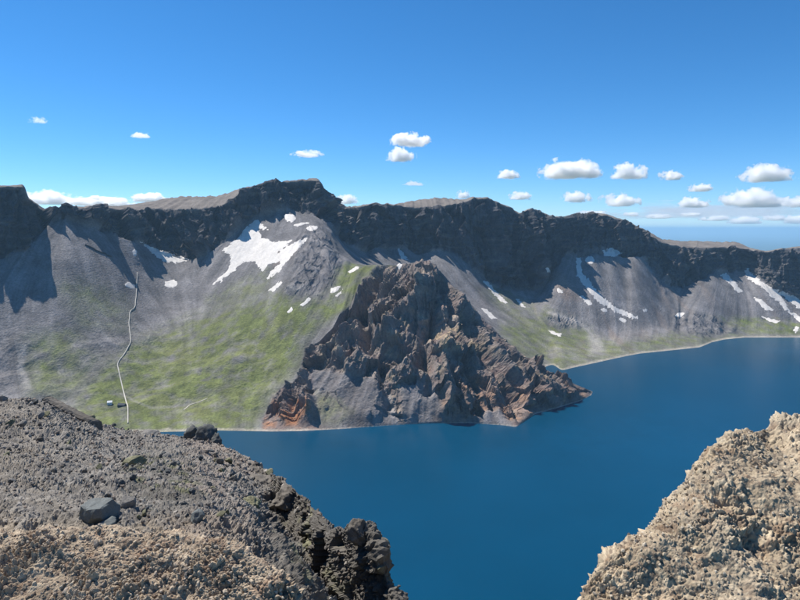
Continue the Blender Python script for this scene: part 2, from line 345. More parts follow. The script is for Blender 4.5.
# headland and spur: ravines and fins round the summit, crags
ii = (cone > .02)
x, y, z, l = Xg[ii], Yg[ii], Zg[ii], Lp[ii]
cx, cyy = (425-400)/F*1960, 1960
ang = np.arctan2(x-cx, cyy-y)*430+wob[ii]*40
d = (ridged(ang/150, l/520, z*0+1.3, 3)-.38)*42+(ridged(ang/52+3, l/240, z*0+4, 3)-.38)*20+facet(x/75+wob2[ii]*.3+2.7, y/75+1.3, z/95+wob[ii]*.3+.6)*34+facet(x/32+wob2[ii]*.3, y/32, z/46)*7+facet(x/12, y/12, z/20)*2.6+facet(x/5.5, y/5.5, z/8)*1.2+np.clip(fan[ii], -2, 2)*9+np.clip(fs2[ii], -2, 2)*5.0+fs1[ii]*1.0
d += fbm(z/22+wob[ii]*2, ang/240, z*0, 2)*9
ed = sstep(.25, .98, cone[ii])*sstep(598, 560, ug[ii])**.7*(1-.85*scree_on_cone[ii])*np.clip(1-sstep(AT[4]-22, AT[4], ri+0*ug)[ii]*.75, 0, 1)*sstep(AT[1]+2, AT[1]+16, ri+0*ug)[ii]
disp[ii] += (d-20*sstep(410, 370, ug[ii])*sstep(385, 355, vg[ii])+9*area(ug[ii], vg[ii], [(268, 396), (285, 388), (314, 396), (316, 428), (262, 430)], 8))*ed
for pts, amp, wd in (([(421, 284), (418, 292), (405, 307), (391, 319), (384, 332)], 48, 6), ([(440, 284), (438, 302), (437, 328)], -46, 8), ([(456, 300), (459, 326)], 30, 5),
                     ([(376, 274), (368, 292), (364, 308), (367, 345)], -44, 6), ([(350, 312), (335, 326), (316, 344)], -24, 5), ([(366, 272), (356, 294), (338, 310), (318, 328), (306, 340)], 16, 5),
                     ([(311, 342), (328, 349), (345, 356)], 20, 4), ([(377, 336), (392, 340), (405, 346)], 26, 6), ([(382, 358), (384, 380), (390, 405)], -20, 5), ([(395, 372), (410, 364), (428, 376)], 26, 6), ([(424, 350), (430, 372), (428, 392)], -30, 5),
                     ([(436, 345), (458, 346), (478, 354)], 22, 7), ([(440, 372), (444, 398), (447, 420)], 18, 6), ([(462, 372), (468, 400), (474, 418)], 20, 5), ([(455, 368), (457, 398)], -18, 4), ([(484, 350), (508, 384), (531, 410)], -32, 5), ([(494, 348), (516, 376), (538, 402)], 24, 5),
                     ([(518, 362), (545, 390), (556, 402)], -20, 4), ([(530, 366), (560, 392)], 16, 4), ([(478, 322), (492, 345)], -22, 6), ([(283, 392), (281, 428)], 14, 8), ([(294, 396), (296, 426)], -10, 4), ([(306, 392), (309, 425)], 14, 5)):
    q = (cone > .02) & (np.abs(ug-pts[0][0]) < 120); dd = seg_dist(ug[q]+wob[q]*8+wob2[q]*3, vg[q]+wob2[q]*5, pts)
    disp[q] += amp*(1.0 if amp > 0 else .85)*np.exp(-(dd/wd)**2)*sstep(.1, .98, cone[q])
ii = (spur+crags) > .02
x, y, z = Xg[ii], Yg[ii], Zg[ii]
disp[ii] += (spur+crags)[ii]*((ridged((x+.4*y)/60, Lp[ii]/170, z*0+2, 4)-.35)*34*.6+np.clip(fan[ii], -2, 2)*4+np.clip(fs2[ii], -2, 2)*4.5+fs1[ii]*1.0+facet(x/30, y/30, z/50)*4+2)
# rim uplands
ii = (ri >= AT[9])+0*ug > 0
disp[ii] += fbm(Xg[ii]/160, Yg[ii]/160, 0*Xg[ii], 4)*3*np.clip(1-sstep(AT[10]-2, AT[10]+4, ri+0*ug)[ii]*.3, 0, 1)
jag = (sstep(AT[9]-6, AT[9], ri)*(1-sstep(AT[10], AT[10]+8, ri)))*(cliff.max(0)[None]*0+1)
disp += jag*(fbm(Xg/26, 0*Xg+3, 0*Xg, 4)*8.0+(ridged(Xg/60, 0*Xg+1, 0*Xg, 4)-.45)*7*(cliff[AT[9]-14][None]))
calm = sstep(0, 26, Zg); disp *= calm
Z00 = Zg.copy(); Xg = Xg+nb[..., 0]*disp; Yg = Yg+nb[..., 1]*disp; Zg = Zg+nb[..., 2]*disp
Zg = np.where(Z00 > .5, np.maximum(Zg, np.minimum(Z00, 1.5)), Zg)
ug, vg = proj(Xg, Yg, Zg)
nrm = normals(Xg, Yg, Zg)
if nrm[AT[3], 200, 2] < 0: nrm = -nrm
steep = 1-nrm[..., 2]
# -------- colours of the ground itself
def mix(c, col, m): return c*(1-m[..., None])+np.array(col)*m[..., None]
streak = np.clip(fs1*.22+fs2*.28, -.9, .9); blot = fbm(Xg/180+4, Yg/180, Zg/180, 4)
col = np.zeros(ug.shape+(3,))+np.array((.175, .166, .165))
col *= (1+streak*.42+blot*.35)[..., None]
col = mix(col, (.20, .165, .145), np.clip(sstep(.1, .5, fbm(lat/55+7, Lp/500, 0*lat, 3))*.7, 0, 1)*(ug > 440))
grass_noise = fbm(Xg/45, Yg/45, Zg/80, 5)
def grass(pts, soft, amt, layer): return amt*area(ug+wob*8, vg+wob2*5, pts, soft)*layer
gm = np.maximum.reduce([
    grass([(60, 425), (85, 385), (110, 362), (140, 345), (190, 322), (240, 305), (290, 290), (330, 285), (325, 318), (300, 340), (292, 370), (262, 405), (250, 440), (60, 440)], 16, 1.0, ri <= AT[7]),
    grass([(180, 345), (240, 318), (300, 300), (300, 345), (290, 365), (250, 395), (190, 405), (150, 395)], 14, 1.25, ri <= AT[7]),
    grass([(335, 270), (352, 262), (372, 266), (400, 262), (395, 270), (372, 284), (360, 300), (335, 318), (310, 325), (312, 300)], 5, 1.05, ri <= AT[6]),
    grass([(25, 340), (70, 330), (95, 360), (75, 400), (30, 395)], 16, .75, left),
    grass([(60, 285), (90, 280), (125, 300), (130, 330), (80, 325)], 14, .55, left),
    grass([(205, 300), (235, 285), (262, 268), (275, 275), (262, 300), (225, 318)], 10, .6, left),
    grass([(535, 330), (580, 332), (620, 345), (700, 330), (735, 325), (740, 338), (700, 345), (640, 352), (560, 370), (520, 345)], 8, .75, ri >= AT[4]),
    grass([(500, 325), (545, 308), (590, 330), (600, 350), (560, 372), (510, 345)], 8, .75, ri >= AT[4]),
    grass([(700, 318), (740, 318), (790, 322), (830, 325), (830, 335), (740, 334)], 5, .9, ri >= AT[5]),
    grass([(480, 290), (500, 285), (520, 300), (545, 312), (520, 322), (500, 310)], 7, .5, ri >= AT[4]),
    grass([(316, 392), (340, 398), (352, 412), (340, 426), (318, 424)], 6, .55, front)])
gm = np.clip(gm*(.80+grass_noise*1.3+.5*wob2), 0, 1)*(1-.75*np.clip(rockm*1.0, 0, 1))*sstep(.62, .38, steep)
gcol = np.zeros_like(col)+np.array((.128, .148, .052)); gcol = mix(gcol, (.165, .168, .075), np.clip(blot+.2, 0, 1)); gcol *= (1+streak*.25+wob2*.35)[..., None]
col = col*(1-gm[..., None])+gcol*gm[..., None]
# bare rock
rk = np.zeros_like(col)+np.array((.100, .098, .104)); band = fbm(Zg/14+wob*1.5, Xg/220, Yg/220, 4)
rk = mix(rk, (.20, .18, .16), sstep(.0, .4, band)*.9); rk = mix(rk, (.19, .175, .165), sstep(.15, .5, fbm(lat/16, Lp/130, 0*lat+6, 3))*.7); rk = mix(rk, (.075, .075, .085), sstep(.0, .45, -blot)*.6)
ck = cone*front
oc = fbm(Xg/38+11, Yg/38, Zg/30, 4)
rk = mix(rk, (.175, .166, .166), np.clip(spur*1.3+crags, 0, 1)); rk = mix(rk, (.205, .170, .148), ck*.9); rk = mix(rk, (.33, .262, .19), ck*sstep(.05, .5, oc)); rk = mix(rk, (.20, .14, .12), ck*sstep(0, .4, -oc)*.8)
ochre = np.maximum(area(ug, vg, [(430, 335), (455, 325), (485, 338), (480, 350), (450, 350), (432, 352)], 5), .8*area(ug, vg, [(380, 300), (392, 305), (380, 325), (375, 320)], 5))*front
rk = mix(rk, (.34, .26, .17), ochre*sstep(-.3, .3, oc+wob2))
red = np.maximum(area(ug, vg, [(268, 400), (285, 390), (312, 398), (315, 428), (262, 428)], 7), .45*area(ug, vg, [(430, 385), (470, 380), (585, 385), (590, 400), (510, 426), (430, 424)], 9))*front
rk = mix(rk, (.30, .14, .07), np.clip(red*sstep(-.25, .35, oc+.3*wob2), 0, 1))
rk *= ((1+wob2*.5)*(1-.27*cliff*(1-ck)))[..., None]
col = col*(1-rockm[..., None])+rk*rockm[..., None]
# uplands, red-brown scree and pale wash fans, the shore
upl = rows_mask(9, 11, 1, 6); col = mix(col, (.175, .152, .13), upl*.85)
brown = np.maximum.reduce([area(ug, vg, p, 5)*(ri > AT[4]) for p in ([(545, 275), (560, 270), (580, 300), (565, 300)], [(276, 253), (300, 243), (290, 258), (274, 266)])])
col = mix(col, (.22, .17, .14), brown*.7)
def line(pts, wd, layer): return np.exp(-(seg_dist(ug+wob2*3, vg+wob*3, pts)/wd)**2)*layer
wash = np.maximum.reduce([line([(548, 312), (575, 320), (588, 330), (596, 342)], 1.8, ri > AT[4]), area(ug, vg, [(588, 334), (598, 336), (606, 352), (590, 354)], 5)*(ri > AT[4]),
    line([(60, 270), (90, 300), (120, 318)], 1.5, left)*.15, line([(120, 395), (150, 408), (185, 405)], 1.2, left)*.5, line([(25, 345), (20, 365), (28, 385)], 3, left)*.6, line([(385, 385), (392, 405), (398, 425)], 2, front)*.7,
    line([(180, 322), (192, 319), (202, 316)], 1.3, left)*.6])
col = mix(col, (.34, .32, .30), np.clip(wash, 0, 1)*.75)
stream = np.maximum.reduce([line([(62, 410), (80, 385), (100, 365), (118, 352)], 5, left)*(.5+wob2), line([(225, 330), (235, 360), (228, 385), (195, 400)], 3, left)*.6])
col = mix(col, (.12, .115, .11), np.clip(stream, 0, 1)*.75)
beach = (1-sstep(.6, 2.6, np.abs(Zg-.5)+wob2*2.0))*(1-sstep(AT[7], AT[7]+3, ri)); col = mix(col, (.42, .38, .32), beach*.55)
col = np.clip(col, .012, .8)
terrain = mesh_np('crater_terrain', np.stack([Xg, Yg, Zg], -1).reshape(-1, 3), grid_faces(*ug.shape), M['mountain'], cols=col.reshape(-1, 3))
fs = np.ones((ug.shape[0]-1, ug.shape[1]-1), bool); fs[rockm[:-1, :-1] > .5] = False; terrain.data.polygons.foreach_set('use_smooth', fs.ravel())
tag(terrain, 'dark volcanic crater wall with grey scree, grass and a rocky headland', kind='structure')
print('terrain', ug.shape, round(time.time()-T0, 1))

# lake
Uw = np.linspace(-280, 1080, 180)
yw1 = np.where(Uw < 530, np.interp(Uw, U, K[1][0])+110, np.interp(Uw, U, K[6][0])+60)
tw = np.linspace(0, 1, 24)[:, None]**1.5; Yw = 15+(yw1[None]-15)*tw; Xw = (Uw[None]-400)/F*Yw
lake = mesh_np('lake_water', np.stack([Xw, Yw, 0*Yw], -1).reshape(-1, 3), grid_faces(*Yw.shape), M['lake']); tag(lake, 'deep blue crater lake', kind='structure')
# far lowland out to the horizon
gp = np.array([(-230000, -29000, -1000), (230000, -29000, -1000), (230000, 280000, -1000), (-230000, 280000, -1000)], float)
pl = mesh_np('ground', gp, np.array([[0, 1, 2, 3]]), M['plain'], smooth=False); tag(pl, 'forested lowland reaching to the horizon', kind='structure')

# ------------------------------------------------------------------ look-ups on the crater
def locate(u, v, layer=None):
    d = (ug-u)**2+(vg-v)**2
    vis = nrm[..., 1]*0 == 0
    d = d+np.where(ri <= AT[9], 0, 1e6)
    q = d+np.where(layer == 'f', np.where(front, 0, 1e6), 0)+np.where(layer == 'b', np.where(front, 1e6, 0), 0)
    i = np.unravel_index(np.argmin(q), q.shape); return i
def ground_at(u, v, layer=None):
    i = locate(u, v, layer); return np.array((Xg[i], Yg[i], Zg[i])), nrm[i]

# ------------------------------------------------------------------ snow patches
def ell(cx_, cy_, a, b, rot=0):
    return [(cx_+a*math.cos(t)*math.cos(rot)-b*math.sin(t)*math.sin(rot), cy_+a*math.cos(t)*math.sin(rot)+b*math.sin(t)*math.cos(rot)) for t in np.linspace(0, 2*math.pi, 11)[:-1]]
SNOW = [
 ('a', [(139, 241), (150, 246), (165, 252), (187, 258), (190, 260), (178, 263), (163, 261), (152, 253)], 'long tapering snow bank at the foot of the shaded left cliff'),
 ('a', ell(130, 285, 5, 3, .3), 'small snow patch beside the top of the pale stairway'),
 ('a', ell(171, 284, 6.5, 4, -.1), 'small lone snow patch in the middle of the grey scree bowl'),
 ('a', ell(135, 253, 2, 4, -.3), 'tiny snow streak above the stairway under the cliff'),
 ('a', [(256, 219), (262, 224), (268, 230), (259, 229), (262, 238), (275, 242), (293, 240), (285, 247), (277, 254), (284, 248), (300, 240), (309, 237), (300, 247), (292, 255), (283, 266), (278, 272), (266, 281), (272, 270), (280, 262), (270, 264), (262, 272), (255, 262), (244, 262), (232, 272), (222, 280), (212, 285), (226, 272), (232, 262), (230, 256), (222, 250), (236, 240), (246, 228)], 'large branching snowfield below the highest summit'),
 ('a', ell(312, 228, 6, 2.6, -.1), 'snow patch on the shoulder right of the large snowfield'),
 ('a', ell(290, 218, 6, 4, .3), 'dirty brownish snow patch right under the summit cliff'),
 ('a', [(293, 225), (306, 221.5), (309, 223), (298, 226.5)], 'thin snow strip between the dirty patch and the shoulder patch'),
 ('a', [(347, 272), (357, 266), (360, 267.5), (351, 273)], 'slanting snow strip on the grassy saddle behind the headland'),
 ('a', [(330, 288), (341, 285), (339, 290), (331, 294)], 'snow patch on the grass slope left of the headland cliff'),
 ('a', [(335, 296), (343, 289), (341, 294), (337, 297)], 'small snow sliver beside the grass slope patch'),
 ('f', [(388, 263), (404, 261.5), (402, 266), (399, 270), (396, 265)], 'snow patch on the crest of the headland next to its summit'),
 ('a', [(299, 305), (309, 297), (311, 299), (303, 306)], 'short slanting snow strip on scree below the rocky spur'),
 ('a', [(287, 312), (292, 306), (293, 310), (289, 314)], 'tiny snow fleck below the short slanting strip'),
 ('a', [(268, 291), (280, 281), (283, 282), (274, 291)], 'narrow snow tongue below the large snowfield'),
 ('b', [(483, 281), (488, 282), (497, 292), (508, 303), (503, 303), (494, 295)], 'long snow streak on the scree behind the headland'),
 ('b', [(515, 298), (519, 299), (525, 307), (521, 307)], 'short snow streak right of the long streak behind the headland'),
 ('b', [(481, 308), (486, 309), (497, 318), (491, 319)], 'snow patch just above the right edge of the headland'),
 ('b', [(548, 330), (562, 334), (560, 336.5), (552, 334)], 'snow strip under the small crag by the bay'),
 ('b', [(576, 258), (582, 258), (581, 270), (590, 282), (603, 297), (612, 304), (625, 311), (641, 318), (632, 319), (615, 312), (600, 304), (588, 291), (577, 276)], 'long curving snow gully down the wide scree fan'),
 ('b', ell(590, 260, 5, 4, .1), 'snow patch at the head of the wide scree fan'),
 ('b', [(578, 294), (584, 296), (593, 304), (588, 306)], 'snow streak just left of the curving snow gully'),
 ('b', ell(604, 310, 4, 2, .4), 'small snow fleck below the curving gully'),
 ('b', ell(623, 320, 4, 2, .3), 'snow fleck near the bottom end of the curving gully'),
 ('b', ell(645, 310, 2.5, 2, .3), 'tiny snow fleck on the scree right of the curving gully'),
 ('b', ell(680, 315, 5, 2.5, -.2), 'snow patch on the left end of the low shore crag'),
 ('b', [(544, 267), (549, 268), (552, 273), (547, 272)], 'snow fleck at the foot of the shaded cliff left of the scree fan'),
 ('b', ell(560, 291, 4, 1.8, .6), 'snow fleck on the reddish scree'),
 ('b', [(719, 275), (726, 273), (734, 281), (743, 292), (738, 293), (730, 284)], 'snow streak below the right cliff beside the shadow'),
 ('b', [(744, 272), (748, 268), (752, 274), (765, 284), (778, 291), (784, 300), (791, 313), (784, 309), (775, 299), (760, 286), (748, 279)], 'long snow gully below the dark crag at the right wall'),
 ('b', [(776, 289), (792, 295), (802, 300), (830, 310), (830, 317), (798, 308), (786, 299)], 'snow band along the foot of the dark crag'),
 ('b', [(753, 297), (762, 300), (773, 310), (766, 311)], 'ragged snow patch in the middle of the right scree slope'),
 ('b', [(762, 316.5), (780, 321), (776, 323.5), (766, 320)], 'flat snow strip above the green right shore'),
 ('b', [(788, 312), (796, 314), (808, 322), (800, 322)], 'snow patch left of the frame-edge gully on the right wall'),
 ('b', [(793, 330), (797, 325), (799, 328), (796, 333)], 'tiny snow fleck just above the right shoreline'),
 ('b', [(396, 246), (403, 252), (408, 260), (401, 259)], 'shaded snow slope in the notch behind the headland'),
 ('b', [(603, 250), (612, 248), (622, 253), (615, 257), (604, 256)], 'shaded snow ledge low on the round dark cliff'),
]
for lay, pts, label in SNOW:
    xs = [p[0] for p in pts]; ys = [p[1] for p in pts]
    lm = (ri < AT[9]-2)+0*ug > 0
    if lay == 'f': lm &= front
    if lay == 'b': lm &= back
    box = lm & (ug > min(xs)-4) & (ug < max(xs)+4) & (vg > min(ys)-4) & (vg < max(ys)+4)
    if not box.any(): print('no snow', label); continue
    sd = np.full(ug.shape, -9.0); sd[box] = poly_sd(ug[box], vg[box], pts)
    big = max(xs)-min(xs) > 30
    sd[box] += fbm(Xg[box]/14, Yg[box]/14, Zg[box]/14, 3)*(3.4 if big else 2.2)
    hgt = np.clip(sd, -2, .7)*.9
    cellm = (sd[:-1, :-1] > -1.2) & (sd[1:, :-1] > -1.2) & (sd[:-1, 1:] > -1.2) & (sd[1:, 1:] > -1.2)
    comp = np.where(cellm, np.arange(cellm.size).reshape(cellm.shape)+1, 0); yy, xx = np.nonzero(cellm)
    if len(yy):
        sub = comp[yy.min():yy.max()+1, xx.min():xx.max()+1].copy(); on = sub > 0
        while True:
            p = np.pad(sub, 1); t = np.where(on, np.maximum.reduce([p[1:-1, 1:-1], p[:-2, 1:-1], p[2:, 1:-1], p[1:-1, :-2], p[1:-1, 2:]]), 0)
            if (t == sub).all(): break
            sub = t
        ids, cnt = np.unique(sub[on], return_counts=True); cellm = np.zeros_like(cellm); cellm[yy.min():yy.max()+1, xx.min():xx.max()+1] = sub == ids[np.argmax(cnt)]
    a, b = np.nonzero(cellm)
    if len(a) == 0: print('no snow', label); continue
    nc = ug.shape[1]; f = np.stack([a*nc+b, a*nc+b+1, (a+1)*nc+b+1, (a+1)*nc+b], -1)
    idx, inv = np.unique(f.ravel(), return_inverse=True)
    P0 = np.stack([Xg, Yg, Zg], -1).reshape(-1, 3)[idx]; n0 = nb.reshape(-1, 3)[idx]
    P1 = P0+n0*hgt.reshape(-1)[idx][:, None]
    o = mesh_np('snow_patch', P1, inv.reshape(-1, 4), M['snow'])
    tag(o, label, 'snow', 'old snow patches on the crater wall')
print('snow', round(time.time()-T0, 1))

# ================================================================== SMALL THINGS IN THE CRATER
def plain_mat(name, col, rough=.8, spec=.2, sc=.6, var=.15):
    return tint_mat(name, sc, sc*9, var, .05, .4, rough, spec, False, col)
M['concrete'] = plain_mat('pale_concrete', (.50, .48, .43)); M['dark_wood'] = plain_mat('dark_weathered', (.045, .04, .04))
M['white_wall'] = plain_mat('white_wall', (.75, .74, .71)); M['roof_grey'] = plain_mat('dark_roof', (.06, .065, .075)); M['window_glass'] = plain_mat('window_glass', (.02, .025, .03), .1, .5)
M['trail'] = plain_mat('trodden_path', (.40, .37, .31))
def ribbon_pts(pts, layer, step=3.0):
    out = []
    for (x0, y0), (x1, y1) in zip(pts[:-1], pts[1:]):
        n = max(2, int(math.hypot(x1-x0, y1-y0)/step))
        for t in np.arange(n)/n: out.append(ground_at(x0+(x1-x0)*t, y0+(y1-y0)*t, layer)[0])
    out.append(ground_at(*pts[-1], layer)[0]); return np.array(out)
def ribbon(name, P, width, height, mat, parent=None, lift=0.0):
    """a solid strip of rectangular section along P"""
    d = np.gradient(P, axis=0); s = np.stack([d[:, 1], -d[:, 0], 0*d[:, 0]], -1); s /= np.linalg.norm(s, axis=1, keepdims=True)+1e-9
    up = np.array((0, 0, 1.0)); n = len(P)
    ring = [P+s*width/2+up*(lift-4), P+s*width/2+up*(lift+height), P-s*width/2+up*(lift+height), P-s*width/2+up*(lift-4)]
    co = np.stack(ring, 1).reshape(-1, 3); f = []
    for i in range(n-1):
        for k in range(4): f.append((i*4+k, i*4+(k+1) % 4, i*4+4+(k+1) % 4, i*4+4+k))
    f += [(3, 2, 1, 0), tuple(n*4-4+k for k in range(4))]
    return mesh_np(name, co, np.array(f), mat, parent, smooth=False)
stair_px = [(137, 272), (136.5, 290), (135, 308), (129.5, 312), (129, 326), (131, 342), (124, 355), (117, 364), (121, 382), (126, 402), (128, 406), (128, 424)]
P = ribbon_pts(stair_px, 'a', 1.2)
P = np.stack([gblur(P[:, c], 1.5, 0) for c in range(3)], -1); P[:, 2] += 1.5
st = bpy.data.objects.new('stairway', None); COL.objects.link(st); st.location = P[-1]
tag(st, 'long pale zigzag stairway climbing from the green delta up the scree', 'stairway')
bpy.context.view_layer.update()
def rel(o, p):
    o.parent = p; o.location = -np.array(p.location); return o
rel(ribbon('step_ramp', P, 1.7, .8, M['concrete']), st)
dd = np.gradient(P, axis=0); ss = np.stack([dd[:, 1], -dd[:, 0], 0*dd[:, 0]], -1); ss /= np.linalg.norm(ss, axis=1, keepdims=True)
for sgn in (-1, 1): rel(ribbon('parapet', P+ss*1.0*sgn, .25, 1.5, M['concrete']), st)
tr = ribbon('footpath', ribbon_pts([(184, 410), (190, 405), (198, 402), (207, 398.5)], 'a'), 3.2, .6, M['trail']); tag(tr, 'short pale footpath on the grass near the lake shore', 'path')
wl = ribbon('retaining_wall', ribbon_pts([(85, 245), (93, 249), (102, 253), (111, 257)], 'a'), 3.0, 4.5, M['dark_wood']); tag(wl, 'long dark straight wall climbing the bare scree under the left cliff', 'wall')
def box_np(x0, x1, y0, y1, z0, z1):
    co = np.array([(x, y, z) for z in (z0, z1) for y in (y0, y1) for x in (x0, x1)], float)
    return co, np.array([(0, 2, 3, 1), (4, 5, 7, 6), (0, 1, 5, 4), (2, 6, 7, 3), (0, 4, 6, 2), (1, 3, 7, 5)])
def hut(u, v, w_, d_, h_, rot, wall, label):
    p, _ = ground_at(u, v, 'a'); e = bpy.data.objects.new('hut', None); COL.objects.link(e); e.location = (p[0], p[1], p[2]-.5); e.rotation_euler = (0, 0, rot)
    tag(e, label, 'building')
    co, f = box_np(-w_/2, w_/2, -d_/2, d_/2, -1.5, h_); mesh_np('wall', co, f, wall, e, False)
    a, b = w_/2+.6, d_/2+.6
    co = np.array([(-a, -b, h_), (a, -b, h_), (a, b, h_), (-a, b, h_), (-a, 0, h_+d_*.42), (a, 0, h_+d_*.42)]); 
    me = bpy.data.meshes.new('roof'); me.from_pydata([tuple(c) for c in co], [], [(0, 1, 5, 4), (2, 3, 4, 5), (0, 4, 3), (1, 2, 5), (3, 2, 1, 0)]); me.materials.append(M['roof_grey'] if wall is not M['white_wall'] else M['white_wall'])
    o = bpy.data.objects.new('roof', me); COL.objects.link(o); o.parent = e
    for k in (-1, 1):
        co, f = box_np(k*w_*.28-.8, k*w_*.28+.8, -d_/2-.06, -d_/2+.02, 1.2, 2.6); mesh_np('window', co, f, M['window_glass'], e, False)
    co, f = box_np(-.6, .6, -d_/2-.08, -d_/2+.02, -.2, 2.2); mesh_np('door', co, f, M['dark_wood'], e, False)
hut(110, 404, 11, 9, 5, .3, M['white_wall'], 'small white building on the delta left of the stairway')
hut(122, 406, 19, 9, 4, -.15, M['dark_wood'], 'low dark hut beside the lower end of the stairway')
hut(190, 194.8, 5, 5, 5, .2, M['dark_wood'], 'tiny lone hut on the skyline of the brown upland')

# ================================================================== ROCK SHAPES
import bmesh
def ico(sub):
    bm = bmesh.new(); bmesh.ops.create_icosphere(bm, subdivisions=sub, radius=1.0)
    v = np.array([x.co[:] for x in bm.verts]); f = np.array([[x.index for x in p.verts] for p in bm.faces]); bm.free(); return v, f
ICO = {k: ico(k) for k in (1, 2, 3, 4, 5)}
def rock_shape(seed, sub=4, facets=13, rough=.10, crag=0.0):
    rs = np.random.RandomState(seed); v, f = ICO[sub]; r = np.full(len(v), 1.25)
    for _ in range(facets):
        n = rs.normal(size=3); n /= np.linalg.norm(n); c = v@n; dist = rs.uniform(.62, .98)
        r = np.where(c > .05, np.minimum(r, dist/np.maximum(c, .05)), r)
    p = v*r[:, None]; o = rs.rand(3)*40
    r = r*(1+rough*fbm(p[:, 0]*1.7+o[0], p[:, 1]*1.7+o[1], p[:, 2]*1.7+o[2], 5)*1.6)
    if crag: r = r*(1+crag*(ridged(p[:, 0]*1.6+o[1], p[:, 1]*1.6+o[2], p[:, 2]*1.1+o[0], 5)-.4))
    return v*r[:, None], f
M['rock_dark'] = tint_mat('dark_boulder', 1.3, 9, .28, .03, .5, .85, .25, False, (.085, .09, .088))
M['rock_slate'] = tint_mat('slate_boulder', 1.5, 12, .18, .02, .35, .7, .3, False, (.115, .128, .125))
M['rock_lichen'] = tint_mat('lichen_boulder', 1.6, 10, .4, .03, .6, .9, .15, False, (.17, .165, .105))
M['rock_grey'] = tint_mat('grey_stone', 1.6, 10, .3, .02, .5, .9, .15, False, (.19, .18, .165))
M['rock_brown'] = tint_mat('brown_crag', 1.2, 11, .35, .03, .7, .9, .12, False, (.15, .135, .115))

# ================================================================== FOREGROUND SHEETS
FG = {}
def fg(name, Uf, vy, behind, rows, lumps, big, palette, mat, label, smooth=True, seed=1, relief=0.0, solid=0.0):
    Kf = []
    for pts in vy:
        v, Y = curve(Uf, pts); Kf.append([gblur(Y, 6, 0), gblur(vz(v, Y), 6 if pts is not vy[-1] else 2.0, 0)])
    y0, z0 = Kf[-1]
    for dy, dz in behind: Kf.append([y0+dy, z0-dz if dz < 300 else np.full_like(Uf, -20.0)])
    Y, Z, at = sheet(Uf, Kf, rows); Y = gblur(Y, 5, 0); Z = gblur(Z, 5, 0); X = (Uf[None]-400)/F*Y
    n = normals(X, Y, Z); 
    if n[5, len(Uf)//2, 2] < 0: n = -n
    n = np.stack([gblur(gblur(n[..., c], 6, 0), 6, 1) for c in range(3)], -1); n /= np.linalg.norm(n, axis=-1, keepdims=True)
    vis = 1-sstep(at[len(vy)]-1, at[len(vy)]+1, np.arange(Y.shape[0])[:, None])*.0+0*Y
    d = np.zeros_like(Y); cells = []
    for s, amp in big: d += amp*fbm(X/s+seed*7, Y/s, Z/s, 4)
    if relief:
        u0, v0 = proj(X, Y, Z); rm = sstep(235, 300, u0+fbm(X, Y, Z, 3)*50+(v0-470)*.10)*(1-sstep(at[len(vy)]+2, at[len(vy)]+20, np.arange(Y.shape[0])[:, None]))
        rm = rm*(1-.75*np.exp(-((np.arange(Y.shape[0])[:, None]-at[len(vy)-1])/16.0)**2))
        d += rm*relief*((ridged(X/1.5+seed, Y/1.5, Z/2.2, 4)-.4)*.6+facet(X/1.1, Y/1.1, Z/1.4)*.9+facet(X/.42, Y/.42, Z/.55)*.38)
    if solid:
        c1 = worley((X/.55).astype(np.float32), (Y/.55).astype(np.float32), (Z/.55).astype(np.float32), seed+40)[0]; d -= .10*solid*sstep(.34, .08, c1)
    am = .35+1.1*sstep(-.3, .35, fbm(X/.45+seed, Y/.45, Z/.45, 3)) if solid else .55+.8*sstep(-.3, .35, fbm(X/1.6+seed, Y/1.6, Z/1.6, 3))
    bX, bY, bZ = X+n[..., 0]*d, Y+n[..., 1]*d, Z+n[..., 2]*d
    for k, (s, amp) in enumerate(lumps):
        wx = fbm(bX/s*.7, bY/s*.7, bZ/s*.7, 2)*.5
        d1, d2, c = worley((bX/s+wx).astype(np.float32), (bY/s).astype(np.float32), (bZ/s-wx).astype(np.float32), seed+k)
        d += am*amp*(.2+1.1*c)*(.55*np.clip(1.15-d1*1.5, 0, 1)+.75*np.clip((d2-d1)*2.6, 0, 1)); cells.append(c)
    d += .25*lumps[-1][1]*fbm(bX/lumps[-1][0]*2.3, bY/lumps[-1][0]*2.3, bZ/lumps[-1][0]*2.3, 3)
    X, Y, Z = X+n[..., 0]*d, Y+n[..., 1]*d, Z+n[..., 2]*d
    uf, vf = proj(X, Y, np.asarray(Z)); c = palette(X, Y, Z, uf, vf, cells)
    o = mesh_np(name, np.stack([X, Y, Z], -1).reshape(-1, 3), grid_faces(*X.shape), mat, smooth=smooth, cols=np.clip(c, .01, .8).reshape(-1, 3))
    tag(o, label, kind='structure')
    FG[name] = (X, Y, Z, uf, vf, n, c, at[len(vy)-1]); return o
def pal_pumice(X, Y, Z, u, v, cells):
    c = np.zeros(X.shape+(3,))+np.array((.355, .285, .205)); a = fbm(X/.5, Y/.5, Z/.5, 4); b = fbm(X/.16+5, Y/.16, Z/.16, 3)
    c = mix(c, (.32, .25, .175), sstep(-.1, .35, a)); c = mix(c, (.20, .125, .08), sstep(.0, .4, b)*.7); c = mix(c, (.48, .395, .285), sstep(.55, .95, cells[1])*.7)
    c = mix(c, (.13, .095, .075), sstep(.65, .9, 1-cells[-1])*.7)
    return c*(.85+.3*cells[0])[..., None]
def pal_right(X, Y, Z, u, v, cells):
    c = pal_pumice(X, Y, Z, u, v, cells)*np.array((1.02, 1.03, 1.0)); a = fbm(X/.9+3, Y/.9, Z/.9, 3)
    return mix(c, (.33, .295, .235), sstep(-.1, .4, a)*.5)
